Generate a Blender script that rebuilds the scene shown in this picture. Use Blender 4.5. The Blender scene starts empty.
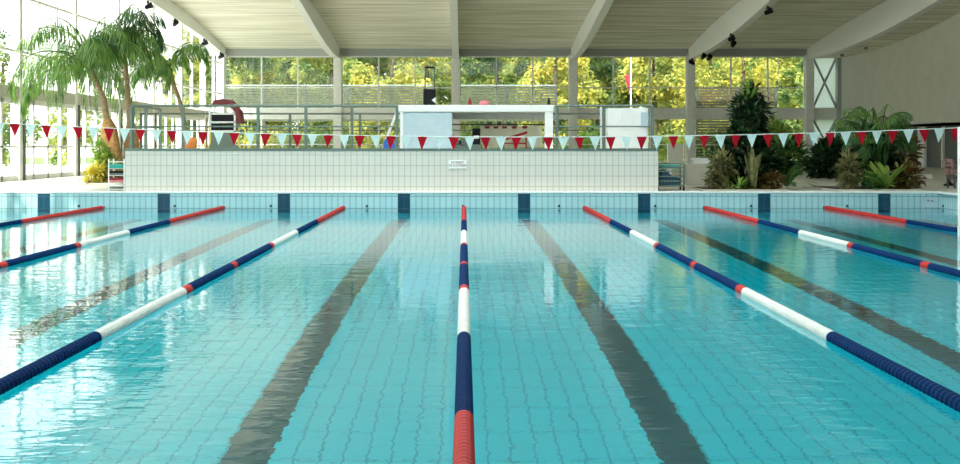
import bpy, math, random
from mathutils import Vector, Matrix
S = bpy.context.scene
COL = S.collection
PI = math.pi
F, CX, CY, CH = 1272.0, 464.0, 144.5, 1.33      # focal length in pixels, principal point, eye height
def PX(x, Y): return (x - CX) / F * Y           # where a measured column of the photo lies at distance Y
def PZ(y, Y): return CH + (CY - y) / F * Y
DECK = 0.34
rnd = random.Random(7)

# ------------------------------------------------------------------ materials
def new_mat(name):
    m = bpy.data.materials.new(name); m.use_nodes = True
    nt = m.node_tree; nt.nodes.clear()
    out = nt.nodes.new('ShaderNodeOutputMaterial')
    return m, nt, out
def N(nt, t, **kw):
    n = nt.nodes.new(t)
    for k, v in kw.items():
        if k in n.inputs: n.inputs[k].default_value = v
        else: setattr(n, k, v)
    return n
def c4(c): return (c[0], c[1], c[2], 1.0)
def mat(name, col, rough=0.5, metal=0.0, var=0.06, scale=6.0, spec=0.5, bump=0.0):
    m, nt, out = new_mat(name)
    b = N(nt, 'ShaderNodeBsdfPrincipled', Roughness=rough, Metallic=metal)
    b.inputs['Specular IOR Level'].default_value = spec
    tc = N(nt, 'ShaderNodeTexCoord'); no = N(nt, 'ShaderNodeTexNoise', Scale=scale, Detail=3.0)
    nt.links.new(tc.outputs['Object'], no.inputs['Vector'])
    r = N(nt, 'ShaderNodeValToRGB')
    r.color_ramp.elements[0].position = .3; r.color_ramp.elements[1].position = .7
    r.color_ramp.elements[0].color = c4([max(0, v * (1 - var)) for v in col])
    r.color_ramp.elements[1].color = c4([min(1, v * (1 + var)) for v in col])
    nt.links.new(no.outputs['Fac'], r.inputs['Fac']); nt.links.new(r.outputs['Color'], b.inputs['Base Color'])
    if bump:
        bp = N(nt, 'ShaderNodeBump', Strength=bump, Distance=.02)
        nt.links.new(no.outputs['Fac'], bp.inputs['Height']); nt.links.new(bp.outputs['Normal'], b.inputs['Normal'])
    nt.links.new(b.outputs[0], out.inputs[0])
    return m
def tile(name, axes, w, h, c1, c2, grout, rough=0.25, gw=0.006, spec=0.5):
    """stacked tiles w by h metres on the world axes given, e.g. 'XZ'"""
    m, nt, out = new_mat(name)
    g = N(nt, 'ShaderNodeNewGeometry'); sx = N(nt, 'ShaderNodeSeparateXYZ'); cb = N(nt, 'ShaderNodeCombineXYZ')
    nt.links.new(g.outputs['Position'], sx.inputs[0])
    nt.links.new(sx.outputs[axes[0]], cb.inputs['X']); nt.links.new(sx.outputs[axes[1]], cb.inputs['Y'])
    br = N(nt, 'ShaderNodeTexBrick', Scale=1.0)
    br.offset = 0.0; br.squash = 1.0
    br.inputs['Color1'].default_value = c4(c1); br.inputs['Color2'].default_value = c4(c2); br.inputs['Mortar'].default_value = c4(grout)
    br.inputs['Mortar Size'].default_value = gw; br.inputs['Mortar Smooth'].default_value = 0.1
    br.inputs['Brick Width'].default_value = w; br.inputs['Row Height'].default_value = h
    nt.links.new(cb.outputs[0], br.inputs['Vector'])
    b = N(nt, 'ShaderNodeBsdfPrincipled', Roughness=rough); b.inputs['Specular IOR Level'].default_value = spec
    nt.links.new(br.outputs['Color'], b.inputs['Base Color']); nt.links.new(b.outputs[0], out.inputs[0])
    return m
def leafmat(name, c1, c2, trans=0.4, scale=3.0, rough=.45):
    m, nt, out = new_mat(name)
    tc = N(nt, 'ShaderNodeNewGeometry'); no = N(nt, 'ShaderNodeTexNoise', Scale=scale, Detail=2.0)
    nt.links.new(tc.outputs['Position'], no.inputs['Vector'])
    r = N(nt, 'ShaderNodeValToRGB'); r.color_ramp.elements[0].position = .38; r.color_ramp.elements[1].position = .62
    r.color_ramp.elements[0].color = c4(c1); r.color_ramp.elements[1].color = c4(c2)
    nt.links.new(no.outputs['Fac'], r.inputs['Fac'])
    p = N(nt, 'ShaderNodeBsdfPrincipled', Roughness=rough); t = N(nt, 'ShaderNodeBsdfTranslucent')
    nt.links.new(r.outputs['Color'], p.inputs['Base Color']); nt.links.new(r.outputs['Color'], t.inputs['Color'])
    mx = N(nt, 'ShaderNodeMixShader'); mx.inputs[0].default_value = trans
    nt.links.new(p.outputs[0], mx.inputs[1]); nt.links.new(t.outputs[0], mx.inputs[2]); nt.links.new(mx.outputs[0], out.inputs[0])
    return m
def glassmat(name, tint=(.93, .97, .96), refl=.9):
    m, nt, out = new_mat(name)
    fr = N(nt, 'ShaderNodeFresnel', IOR=1.45); tr = N(nt, 'ShaderNodeBsdfTransparent', Color=c4(tint)); gl = N(nt, 'ShaderNodeBsdfGlossy', Roughness=.02)
    gl.inputs['Color'].default_value = (refl, refl, refl, 1)
    mx = N(nt, 'ShaderNodeMixShader')
    nt.links.new(fr.outputs[0], mx.inputs[0]); nt.links.new(tr.outputs[0], mx.inputs[1]); nt.links.new(gl.outputs[0], mx.inputs[2]); nt.links.new(mx.outputs[0], out.inputs[0])
    return m

M = {}
M['white'] = mat('white_paint', (.87, .88, .84), .45, var=.03)
M['bone'] = mat('bone_plaster', (.56, .56, .47), .8, var=.05, scale=1.5)
M['grey'] = mat('grey_steel_paint', (.36, .39, .37), .45, var=.05)
M['dgrey'] = mat('dark_grey_paint', (.10, .11, .11), .5)
M['lgrey'] = mat('light_grey_paint', (.76, .77, .72), .5)
M['rail'] = mat('green_grey_rail', (.15, .20, .17), .4, metal=.3)
M['black'] = mat('black_plastic', (.010, .010, .012), .6, spec=.2)
M['chrome'] = mat('brushed_steel', (.6, .62, .62), .25, metal=1)
M['red'] = mat('red_float_plastic', (.46, .022, .018), .5, spec=.2)
M['navy'] = mat('navy_float_plastic', (.002, .024, .095), .7, spec=.05)
M['wfloat'] = mat('white_float_plastic', (.62, .64, .58), .5)
M['redcloth'] = mat('red_cloth', (.30, .022, .03), .8)
M['paleblue'] = mat('pale_blue_panel', (.47, .60, .65), .5)
M['cream'] = mat('cream_board', (.74, .74, .55), .6)
M['bark'] = mat('palm_bark', (.33, .23, .13), .9, var=.3, scale=12, bump=.5)
M['fibre'] = mat('orange_brown_fibre', (.40, .23, .085), .95, var=.35, scale=18, bump=.7)
M['treebark'] = mat('tree_bark', (.12, .09, .06), .9, var=.3)
M['soil'] = mat('dark_soil', (.06, .045, .03), .95, var=.3, scale=20)
M['yellow'] = mat('yellow_hose', (.75, .62, .05), .4)
M['teal'] = mat('teal_foam', (.03, .42, .36), .6)
M['pink'] = mat('pink_foam', (.75, .22, .26), .6)
M['blue'] = mat('blue_plastic', (.03, .14, .5), .4)
M['maroon'] = mat('maroon_vinyl', (.15, .018, .022), .6)
M['navyteal'] = mat('dark_teal_vinyl', (.02, .10, .16), .5)
M['orange'] = mat('orange_plastic', (.75, .25, .06), .5)
M['stone'] = mat('beige_stone', (.50, .47, .38), .8)
M['fence'] = mat('weathered_slat_wood', (.11, .085, .05), .8, var=.2)
M['olive'] = mat('olive_slat_wood', (.12, .13, .08), .8, var=.2)
M['pave'] = mat('pale_paving', (.82, .80, .74), .9, var=.08, scale=.6)
M['lawn'] = mat('lawn', (.22, .30, .08), .95, var=.3, scale=2)
M['render'] = mat('white_render', (.78, .79, .77), .8)
M['glass'] = glassmat('window_glass')

M['channel'] = mat('drain_channel', (.22, .42, .46), .5)
M['inlet'] = mat('dark_inlet', (.03, .06, .06), .4)
M['ink'] = mat('dark_red_ink', (.28, .10, .08), .6)
M['string'] = mat('white_cord', (.82, .86, .82), .6)
POOL1, POOL2, GROUT = (.41, .65, .67), (.45, .68, .70), (.16, .30, .34)
M['poolwall'] = tile('pool_wall_tile', 'XZ', .125, .25, POOL1, POOL2, GROUT, gw=.007)
M['poolside'] = tile('pool_side_tile', 'YZ', .125, .25, POOL1, POOL2, GROUT, gw=.007)
M['poolfloor'] = tile('pool_floor_tile', 'XY', .14, .56, (.36, .88, .91), (.38, .90, .93), (.20, .56, .62), gw=.007)
M['marktile'] = tile('navy_mark_tile', 'XZ', .125, .25, (.006, .05, .09), (.006, .055, .10), (.03, .11, .16), gw=.005)
M['linetile'] = tile('dark_lane_line_tile', 'XY', .14, .28, (.085, .10, .12), (.095, .11, .13), (.08, .11, .12), gw=.006)
M['plat'] = tile('cream_wall_tile', 'XZ', .125, .222, (.68, .655, .57), (.70, .675, .59), (.44, .43, .38), gw=.007)
M['platside'] = tile('cream_side_tile', 'YZ', .125, .222, (.68, .655, .57), (.70, .675, .59), (.44, .43, .38), gw=.007)
M['deck'] = tile('deck_floor_tile', 'XY', .3, .3, (.66, .63, .54), (.69, .66, .57), (.50, .48, .42), rough=.45, gw=.006)
M['palm'] = leafmat('palm_leaf', (.08, .20, .04), (.26, .42, .10), .45)
M['palmd'] = leafmat('dark_palm_leaf', (.03, .11, .03), (.10, .22, .06), .3)
M['treey'] = leafmat('autumn_yellow_leaves', (.30, .36, .07), (.92, .80, .20), .5, 1.3)
M['treeg'] = leafmat('green_tree_leaves', (.16, .28, .06), (.66, .64, .16), .5, 1.2)
M['treed'] = leafmat('deep_green_tree_leaves', (.07, .15, .04), (.36, .42, .10), .45, 1.2)
M['dark'] = leafmat('dark_glossy_leaves', (.01, .035, .012), (.03, .085, .025), .2, 4)
M['mid'] = leafmat('mid_green_leaves', (.04, .12, .03), (.13, .27, .07), .3, 4)
M['lime'] = leafmat('lime_leaves', (.20, .36, .06), (.42, .55, .12), .35, 4)
M['croton'] = leafmat('croton_leaves', (.16, .06, .03), (.24, .22, .05), .25, 7)
M['yleaf'] = leafmat('yellow_leaves', (.75, .60, .06), (.85, .80, .18), .4, 5)
M['oliveleaf'] = leafmat('olive_leaves', (.16, .17, .06), (.34, .32, .13), .3, 6)
M['blossom'] = leafmat('pink_white_blossom', (.75, .25, .35), (.85, .80, .80), .3, 14)

def flagmat(name, col, tr):
    m, nt, out = new_mat(name)
    no = N(nt, 'ShaderNodeTexNoise', Scale=9.0); tc = N(nt, 'ShaderNodeTexCoord'); nt.links.new(tc.outputs['Object'], no.inputs['Vector'])
    r = N(nt, 'ShaderNodeValToRGB'); r.color_ramp.elements[0].color = c4([v * .9 for v in col]); r.color_ramp.elements[1].color = c4(col)
    nt.links.new(no.outputs['Fac'], r.inputs['Fac'])
    d = N(nt, 'ShaderNodeBsdfDiffuse'); t = N(nt, 'ShaderNodeBsdfTranslucent'); mx = N(nt, 'ShaderNodeMixShader'); mx.inputs[0].default_value = tr
    for s in (d, t): nt.links.new(r.outputs['Color'], s.inputs['Color'])
    nt.links.new(d.outputs[0], mx.inputs[1]); nt.links.new(t.outputs[0], mx.inputs[2]); nt.links.new(mx.outputs[0], out.inputs[0])
    return m
M['frost'] = flagmat('frosted_panel', (.86, .92, .88), .6)
M['diffuser'] = flagmat('added_light_diffuser', (.95, .96, .95), .85)  # translucent pane of the added roof light, softens sun and sky
M['flagw'] = flagmat('pale_aqua_pennant', (.80, .95, .92), .5)
M['flagr'] = flagmat('crimson_pennant', (.50, .015, .03), .4)

# ceiling: long thin boards with lighter and darker slanting streaks
m, nt, out = new_mat('ribbed_ceiling_boards')
g = N(nt, 'ShaderNodeNewGeometry'); mp = N(nt, 'ShaderNodeMapping'); mp.inputs['Scale'].default_value = (.16, 1.9, .2); mp.inputs['Rotation'].default_value = (0, 0, -.10)
nt.links.new(g.outputs['Position'], mp.inputs['Vector'])
no = N(nt, 'ShaderNodeTexNoise', Scale=1.4, Detail=4.0); nt.links.new(mp.outputs[0], no.inputs['Vector'])
r = N(nt, 'ShaderNodeValToRGB'); r.color_ramp.elements[0].position = .3; r.color_ramp.elements[1].position = .65
r.color_ramp.elements[0].color = (.58, .54, .42, 1); r.color_ramp.elements[1].color = (.93, .89, .75, 1)
nt.links.new(no.outputs['Fac'], r.inputs['Fac'])
b = N(nt, 'ShaderNodeBsdfPrincipled', Roughness=.75); nt.links.new(r.outputs['Color'], b.inputs['Base Color'])
sy = N(nt, 'ShaderNodeSeparateXYZ'); nt.links.new(g.outputs['Position'], sy.inputs[0])
wv = N(nt, 'ShaderNodeTexWave', Scale=1.6); wv.bands_direction = 'Y'; nt.links.new(g.outputs['Position'], wv.inputs['Vector'])
bp = N(nt, 'ShaderNodeBump', Strength=.35, Distance=.03); nt.links.new(wv.outputs['Fac'], bp.inputs['Height']); nt.links.new(bp.outputs[0], b.inputs['Normal'])
nt.links.new(b.outputs[0], out.inputs[0]); M['ceiling'] = m

# water: refracting and absorbing
m, nt, out = new_mat('pool_water')
gl = N(nt, 'ShaderNodeBsdfGlass', Roughness=0.0, IOR=1.333)
g = N(nt, 'ShaderNodeNewGeometry')
def ripple(scale, sx, sy, dist):
    mp = N(nt, 'ShaderNodeMapping'); mp.inputs['Scale'].default_value = (sx, sy, 1)
    nt.links.new(g.outputs['Position'], mp.inputs['Vector'])
    n_ = N(nt, 'ShaderNodeTexNoise', Scale=scale, Detail=2.0, Distortion=.4); nt.links.new(mp.outputs[0], n_.inputs['Vector'])
    mm = N(nt, 'ShaderNodeMath', operation='MULTIPLY'); mm.inputs[1].default_value = dist
    nt.links.new(n_.outputs['Fac'], mm.inputs[0]); return mm
a = ripple(4.2, .8, 1.3, .0032); b_ = ripple(1.1, 1, 1, .005); c_ = ripple(11, .7, 1.5, .0010)
ad = N(nt, 'ShaderNodeMath', operation='ADD'); nt.links.new(a.outputs[0], ad.inputs[0]); nt.links.new(b_.outputs[0], ad.inputs[1])
ad2 = N(nt, 'ShaderNodeMath', operation='ADD'); nt.links.new(ad.outputs[0], ad2.inputs[0]); nt.links.new(c_.outputs[0], ad2.inputs[1])
bp = N(nt, 'ShaderNodeBump', Strength=1.0, Distance=1.0); nt.links.new(ad2.outputs[0], bp.inputs['Height']); nt.links.new(bp.outputs[0], gl.inputs['Normal'])
va = N(nt, 'ShaderNodeVolumeAbsorption', Density=.95); va.inputs['Color'].default_value = (0, .925, .955, 1)
nt.links.new(gl.outputs[0], out.inputs['Surface']); nt.links.new(va.outputs[0], out.inputs['Volume'])
M['water'] = m

# ------------------------------------------------------------------ mesh helpers
class MB:
    def __init__(s): s.v = []; s.f = []
    def box(s, x0, x1, y0, y1, z0, z1):
        n = len(s.v)
        s.v += [(x, y, z) for z in (z0, z1) for y in (y0, y1) for x in (x0, x1)]
        s.f += [tuple(n + i for i in q) for q in ((0, 2, 3, 1), (4, 5, 7, 6), (0, 1, 5, 4), (2, 6, 7, 3), (0, 4, 6, 2), (1, 3, 7, 5))]
        return s
    def quad(s, a, b, c, d): n = len(s.v); s.v += [tuple(a), tuple(b), tuple(c), tuple(d)]; s.f.append((n, n + 1, n + 2, n + 3)); return s
    def poly(s, pts): n = len(s.v); s.v += [tuple(p) for p in pts]; s.f.append(tuple(range(n, n + len(pts)))); return s
    def tube(s, pts, r, seg=8, cap=True):
        pts = [Vector(p) for p in pts]; n0 = len(s.v)
        rs = r if isinstance(r, (list, tuple)) else [r] * len(pts)
        for i, p in enumerate(pts):
            d = (pts[min(i + 1, len(pts) - 1)] - pts[max(i - 1, 0)])
            d = d.normalized() if d.length > 1e-9 else Vector((0, 0, 1))
            u = d.cross(Vector((0, 0, 1)) if abs(d.z) < .95 else Vector((1, 0, 0))).normalized(); w = d.cross(u)
            for k in range(seg):
                a = 2 * PI * k / seg; q = p + (u * math.cos(a) + w * math.sin(a)) * rs[i]; s.v.append(tuple(q))
        for i in range(len(pts) - 1):
            for k in range(seg):
                a = n0 + i * seg + k; b = n0 + i * seg + (k + 1) % seg
                s.f.append((a, b, b + seg, a + seg))
        if cap:
            s.f.append(tuple(n0 + k for k in reversed(range(seg)))); e = n0 + (len(pts) - 1) * seg; s.f.append(tuple(e + k for k in range(seg)))
        return s
    def prism(s, poly, axis, a, b):
        """extrude a 2D outline along axis X, Y or Z from a to b"""
        n = len(s.v); k = len(poly)
        def P(p, t): return (t, p[0], p[1]) if axis == 'X' else (p[0], t, p[1]) if axis == 'Y' else (p[0], p[1], t)
        s.v += [P(p, a) for p in poly] + [P(p, b) for p in poly]
        s.f.append(tuple(n + i for i in reversed(range(k)))); s.f.append(tuple(n + k + i for i in range(k)))
        for i in range(k): j = (i + 1) % k; s.f.append((n + i, n + j, n + k + j, n + k + i))
        return s
    def leaf(s, p, d, up, L, W, fold=.25):
        d = d.normalized(); u = d.cross(up)
        u = u.normalized() if u.length > 1e-6 else Vector((1, 0, 0)); nn = u.cross(d)
        mpt = p + d * L * .45; n = len(s.v)
        s.v += [tuple(p), tuple(mpt + u * W * .5 + nn * W * fold), tuple(p + d * L), tuple(mpt - u * W * .5 + nn * W * fold)]
        s.f += [(n, n + 1, n + 2), (n, n + 2, n + 3)]
    def blade(s, p, d, L, W, droop, seg=4):
        """a long leaf that arches over under its own weight"""
        d = Vector(d).normalized(); side = d.cross(Vector((0, 0, 1)))
        side = side.normalized() if side.length > 1e-4 else Vector((1, 0, 0))
        p = Vector(p); n = len(s.v)
        for i in range(seg + 1):
            t = i / seg; w = W * math.sin(PI * (.12 + .88 * (1 - t) ** .8)) * .5 + .001
            s.v += [tuple(p - side * w), tuple(p + side * w)]
            d = (d + Vector((0, 0, -droop / seg))).normalized(); p = p + d * L / seg
        for i in range(seg): a = n + 2 * i; s.f.append((a, a + 1, a + 3, a + 2))
    def build(s, name, m, parent=None, smooth=False, bevel=0, label=None, normals=True):
        me = bpy.data.meshes.new(name); me.from_pydata(s.v, [], s.f); me.materials.append(M[m])
        if smooth: me.polygons.foreach_set('use_smooth', [True] * len(me.polygons))
        o = bpy.data.objects.new(name, me); COL.objects.link(o)
        if parent is not None: o.parent = parent
        if bevel:
            b = o.modifiers.new('bevel', 'BEVEL'); b.width = bevel; b.segments = 2; b.limit_method = 'ANGLE'
        if label: o['label'] = label
        return o
def tag(o, label, cat, group=None):
    o['label'] = label; o['category'] = cat
    if group: o['group'] = group
    return o
def st(o, kind='structure'): o['kind'] = kind; return o
def empty(name, loc=(0, 0, 0), rz=0):
    o = bpy.data.objects.new(name, None); COL.objects.link(o); o.location = loc; o.rotation_euler = (0, 0, rz); return o
def copy_tree(o, parent=None):
    c = o.copy(); COL.objects.link(c)
    if parent is not None: c.parent = parent
    for ch in list(o.children): copy_tree(ch, c)
    return c
def lathe(prof, seg=16):
    mb = MB()
    for r, z in prof:
        for k in range(seg): a = 2 * PI * k / seg; mb.v.append((r * math.cos(a), r * math.sin(a), z))
    for i in range(len(prof) - 1):
        for k in range(seg): a = i * seg + k; b = i * seg + (k + 1) % seg; mb.f.append((a, b, b + seg, a + seg))
    mb.f.append(tuple(reversed(range(seg)))); e = (len(prof) - 1) * seg; mb.f.append(tuple(e + k for k in range(seg)))
    return mb

# ------------------------------------------------------------------ the hall
XL, XR, YF, YB = -12.3, 19.2, 65.0, -9.0
PYN, PYF, PXL, PXR, PD = 1.5, 26.5, -10.0, 10.0, -1.82
deck = MB()
deck.box(XL - .3, XR + 1.6, PYF, YF + .3, -2.1, DECK); deck.box(XL - .3, PXL, YB, PYF, -2.1, DECK)
deck.box(PXR, XR + 1.6, YB, PYF, -2.1, DECK); deck.box(PXL, PXR, YB, PYN, -2.1, DECK)
st(deck.build('floor', 'deck'))
basin = st(MB().box(PXL - .3, PXR + .3, PYN - .3, PYF + .3, PD - .2, PD).build('pool_floor', 'poolfloor'))
t = .012
for nm, a, mt in (('wall_pool_far', (PXL, PXR, PYF - t, PYF + .001, PD, DECK - .03), 'poolwall'), ('wall_pool_near', (PXL, PXR, PYN - .001, PYN + t, PD, DECK - .03), 'poolwall'),
                  ('wall_pool_left', (PXL - .001, PXL + t, PYN, PYF, PD, DECK - .03), 'poolside'), ('wall_pool_right', (PXR - t, PXR + .001, PYN, PYF, PD, DECK - .03), 'poolside')):
    w = st(MB().box(*a).build(nm, mt))
    if nm == 'wall_pool_far': farwall = w
# rounded light coping
st(MB().box(PXL, PXR, PYF - .03, PYF + .25, DECK - .03, DECK + .012).build('trim_coping_far', 'white', bevel=.01))
st(MB().box(PXL, PXR, PYN - .25, PYN + .03, DECK - .03, DECK + .012).build('trim_coping_near', 'white', bevel=.01))
for nm, x in (('trim_coping_left', PXL), ('trim_coping_right', PXR)):
    st(MB().box(x - .14, x + .03 if x < 0 else x + .14, PYN, PYF, DECK - .03, DECK + .012).build(nm, 'white', bevel=.01))
for k in range(8):
    x = -8.75 + 2.5 * k
    MB().box(x - .125, x + .125, PYF - .022, PYF - t, -1.5, DECK - .035).build('lane_target', 'marktile', farwall)
    MB().box(x - .14, x + .14, PYN + 2, PYF - 2, PD, PD + .004).build('lane_line', 'linetile', basin)
for k in range(10):
    x = -8.02 + 2.0 * k
    o = lathe([(.028, 0), (.028, .012), (.02, .016), (.008, .014)], 12).build('water_inlet', 'inlet', farwall); o.rotation_euler = (PI / 2, 0, 0); o.location = (x, PYF - t, .05)
for k in range(5):
    y = PYF - .9 - 2 * k
    MB().box(PXL, PXR, y - .025, y + .025, PD, PD + .003).build('floor_drain_channel', 'channel', basin)
st(MB().box(PXL - .002, PXR + .002, PYN - .002, PYF + .002, PD - .002, 0).build('water', 'water'))

# ceiling profile: rises from the end facade towards the camera
TOP = [(65.0, 6.20), (59.5, 6.80), (55.3, 7.12), (52.2, 7.30), (45, 7.65), (32, 8.05), (YB, 8.2)]
BOT = [(65.0, 5.74), (59.8, 5.72), (55.8, 5.90), (52.6, 6.10), (49.5, 6.40), (46.9, 6.68), (40, 7.15), (30, 7.6), (YB, 7.7)]
def interp(pr, y):
    for (a, za), (b, zb) in zip(pr, pr[1:]):
        if a >= y >= b: t_ = (a - y) / (a - b); return za + (zb - za) * t_
    return pr[-1][1]
def smooth_prof(pr, n=60):
    ys = [pr[0][0] + (pr[-1][0] - pr[0][0]) * i / n for i in range(n + 1)]
    return [(y, sum(interp(pr, min(65, max(YB, y + d))) for d in (-1.5, -.75, 0, .75, 1.5)) / 5 if 2 < 65 - y else interp(pr, y)) for y in ys]
STOP, SBOT = smooth_prof(TOP), smooth_prof(BOT)
ce = MB()
def strip(mb, x0, x1, y0, y1, prof):
    ps = [(y, z) for y, z in prof if y1 <= y <= y0]
    ps = [(y0, interp(prof, y0))] + [p for p in ps if p[0] < y0 - .01 and p[0] > y1 + .01] + [(y1, interp(prof, y1))]
    mb.prism([(y, z) for y, z in ps] + [(y, z + .25) for y, z in reversed(ps)], 'X', x0, x1)
SKY = (-7.0, 7.0, 6.0, 26.0)  # ceiling opening for the added, unseen roof light
strip(ce, XL - .3, 17.6, 65, SKY[3], STOP); strip(ce, XL - .3, 17.6, SKY[2], YB, STOP)
strip(ce, XL - .3, SKY[0], SKY[3], SKY[2], STOP); strip(ce, SKY[1], 17.6, SKY[3], SKY[2], STOP)
st(ce.build('ceiling', 'ceiling'))
so = MB(); strip(so, 17.6, XR + .3, 65, YB, SBOT); st(so.build('ceiling_soffit_right', 'ceiling'))
# added roof light over the pool, out of view, to brighten hall and water
rl = st(empty('window_90', (0, 0, 0)))
MB().quad((SKY[0], SKY[2], 8.27), (SKY[1], SKY[2], 8.27), (SKY[1], SKY[3], 8.27), (SKY[0], SKY[3], 8.27)).build('pane', 'diffuser', rl)
fr = MB()
for k in range(13): x = SKY[0] + (SKY[1] - SKY[0]) * k / 12; fr.box(x - .04, x + .04, SKY[2], SKY[3], 8.12, 8.30)
for k in range(8): y = SKY[2] + (SKY[3] - SKY[2]) * k / 7; fr.box(SKY[0], SKY[1], y - .05, y + .05, 8.1, 8.31)
fr.build('frame', 'white', rl)
# lens shaped roof beams
BX = [-12.25, -6.44, -.41, 5.57, 11.55, 17.6]
for i, x in enumerate(BX):
    bm_ = MB(); w = .11
    up = .38 if i in (1, 2, 3) else .12 if i in (0, 4) else 0
    LB = [(y, z + up * max(0, min(1, (62 - y) / 10))) for y, z in SBOT]
    if i == 0: LB = [(y, z - min(.55, .35 + .02 * (65 - y))) for y, z in STOP]
    bm_.prism([(y, z) for y, z in LB] + [(y, z + .02) for y, z in reversed(STOP)], 'X', x - w, x + w)
    o = st(bm_.build('roof_beam', 'white'))
    fl = MB(); fl.prism([(y, z - .05) for y, z in LB] + [(y, z) for y, z in reversed(LB)], 'X', x - w - .05, x + w + .05); fl.build('flange', 'white', o)

# end facade
CXs = [-12.4, -6.44, -.41, 5.57, 11.55, 17.6]
st(MB().box(XL - 2.2, XR + .3, YF - .15, YF + .25, 5.85, 6.45).build('beam_head', 'grey'))
st(MB().box(XL - 2.2, XR + .3, YF - .12, YF + .22, 2.62, 3.20).build('beam_transom', 'lgrey'))
for x in CXs: st(MB().box(x - .2, x + .2, YF - .35, YF + .1, DECK, 5.9).build('column', 'lgrey'))
st(MB().box(19.0, 19.25, YF - .3, YF + .1, DECK, 5.8).build('column', 'grey'))
wn = 0
for i in range(5):
    wn += 1; x0, x1 = CXs[i] + .2, CXs[i + 1] - .2
    W_ = st(empty('window_%d' % wn, (0, 0, 0)))
    f1 = MB(); ww = .035
    for k in range(4):
        x = x0 + (x1 - x0) * k / 3; f1.box(x - ww, x + ww, YF - .06, YF + .06, 3.18, 5.86)
    f1.box(x0, x1, YF - .04, YF + .04, 4.20, 4.26); f1.box(x0, x1, YF - .05, YF + .05, 5.78, 5.86)
    f1.build('upper_frame', 'lgrey', W_)
    f2 = MB()
    for k in range(4):
        x = x0 + (x1 - x0) * k / 3; f2.box(x - ww, x + ww, YF - .06, YF + .06, DECK, 2.64)
    f2.box(x0, x1, YF - .05, YF + .05, DECK, DECK + .12); f2.box(x0, x1, YF - .04, YF + .04, 1.3, 1.36)
    f2.build('lower_frame', 'lgrey', W_)
    MB().box(x0, x1, YF - .006, YF + .006, 3.2, 5.85).build('upper_pane', 'glass', W_)
    MB().box(x0, x1, YF - .006, YF + .006, DECK, 2.62).build('lower_pane', 'glass', W_)
# braced frosted bay at the right end
W_ = st(empty('window_6', (0, 0, 0)))
for z0, z1 in ((3.2, 5.78), (DECK + .1, 2.62)):
    MB().box(17.85, 18.98, YF + .02, YF + .06, z0, z1).build('frosted_panel', 'frost', W_)
    for a, b in (((17.8, z0), (19.0, z1)), ((17.8, z1), (19.0, z0))):
        MB().tube([(a[0], YF - .1, a[1]), (b[0], YF - .1, b[1])], .06, 6).build('cross_brace', 'grey', W_)

# left glazed wall, 5 m bays
for k in range(15):
    y0 = YB + 5.0 * k - 1.0; y0 = -10 + 5 * k; y1 = min(y0 + 5, YF); wn = 10 + k
    if y0 < YB: y0 = YB
    if y0 >= YF - .1: break
    W_ = st(empty('window_%d' % wn, (0, 0, 0)))
    x = XL
    ztop = lambda y: interp(STOP, y) + .1
    p = MB(); p.box(x - .14, x + .12, y0 - .11, y0 + .11, DECK, ztop(y0)); p.build('post', 'white', W_)
    far = y0 >= 54
    u = MB(); n = 2 if far else 3
    for j in range(1, n):
        y = y0 + (y1 - y0) * j / n; u.box(x - .08, x + .05, y - .045, y + .045, 2.93, ztop(y))
    u.box(x - .06, x + .03, y0, y1, 3.86, 3.93); u.box(x - .06, x + .03, y0, y1, 5.4, 5.47)
    u.build('upper_mullions', 'white', W_)
    st(MB().box(x - .1, x + .1, y0, y1, 2.58, 2.93).build('transom', 'bone', W_))
    l = MB(); n = 4
    for j in range(n + 1):
        y = y0 + (y1 - y0) * j / n; l.box(x - .05, x + .04, y - .06, y + .06, DECK, 2.58)
    l.box(x - .05, x + .04, y0, y1, DECK, DECK + .14); l.box(x - .05, x + .04, y0, y1, 1.24, 1.30); l.box(x - .05, x + .04, y0, y1, 2.45, 2.58)
    l.build('door_frames', 'white', W_)
    MB().box(x + .12, x + .17, y0 + .12, y0 + .22, DECK, 2.58).build('dark_door_post', 'dgrey', W_)
    MB().quad((x, y0, DECK), (x, y1, DECK), (x, y1, 2.58), (x, y0, 2.58)).build('lower_pane', 'glass', W_)
    MB().quad((x, y0, 2.93), (x, y1, 2.93), (x, y1, ztop(y1)), (x, y0, ztop(y0))).build('upper_pane', 'glass', W_)

# right wall above a recessed darker front
st(MB().box(XR, XR + .3, YB, YF + .3, 2.1, 8.4).build('wall_right', 'bone'))
st(MB().box(XR + .9, XR + 1.1, YB, YF + .3, DECK, 2.4).build('wall_right_recess', 'dgrey'))
st(MB().box(XR, XR + 1.1, YB, YF + .3, 2.1, 2.2).build('ceiling_recess', 'grey'))
for k in range(16):
    y = 30 + 2.1 * k
    st(MB().box(XR + .78, XR + .88, y, y + .16 + .7 * (k % 3 == 0), DECK, 2.1).build('trim_%d' % (40 + k), 'lgrey'))
st(MB().box(XL - .3, XR + .3, YB - .3, YB, DECK, 8.6).build('wall_back', 'bone'))

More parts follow.
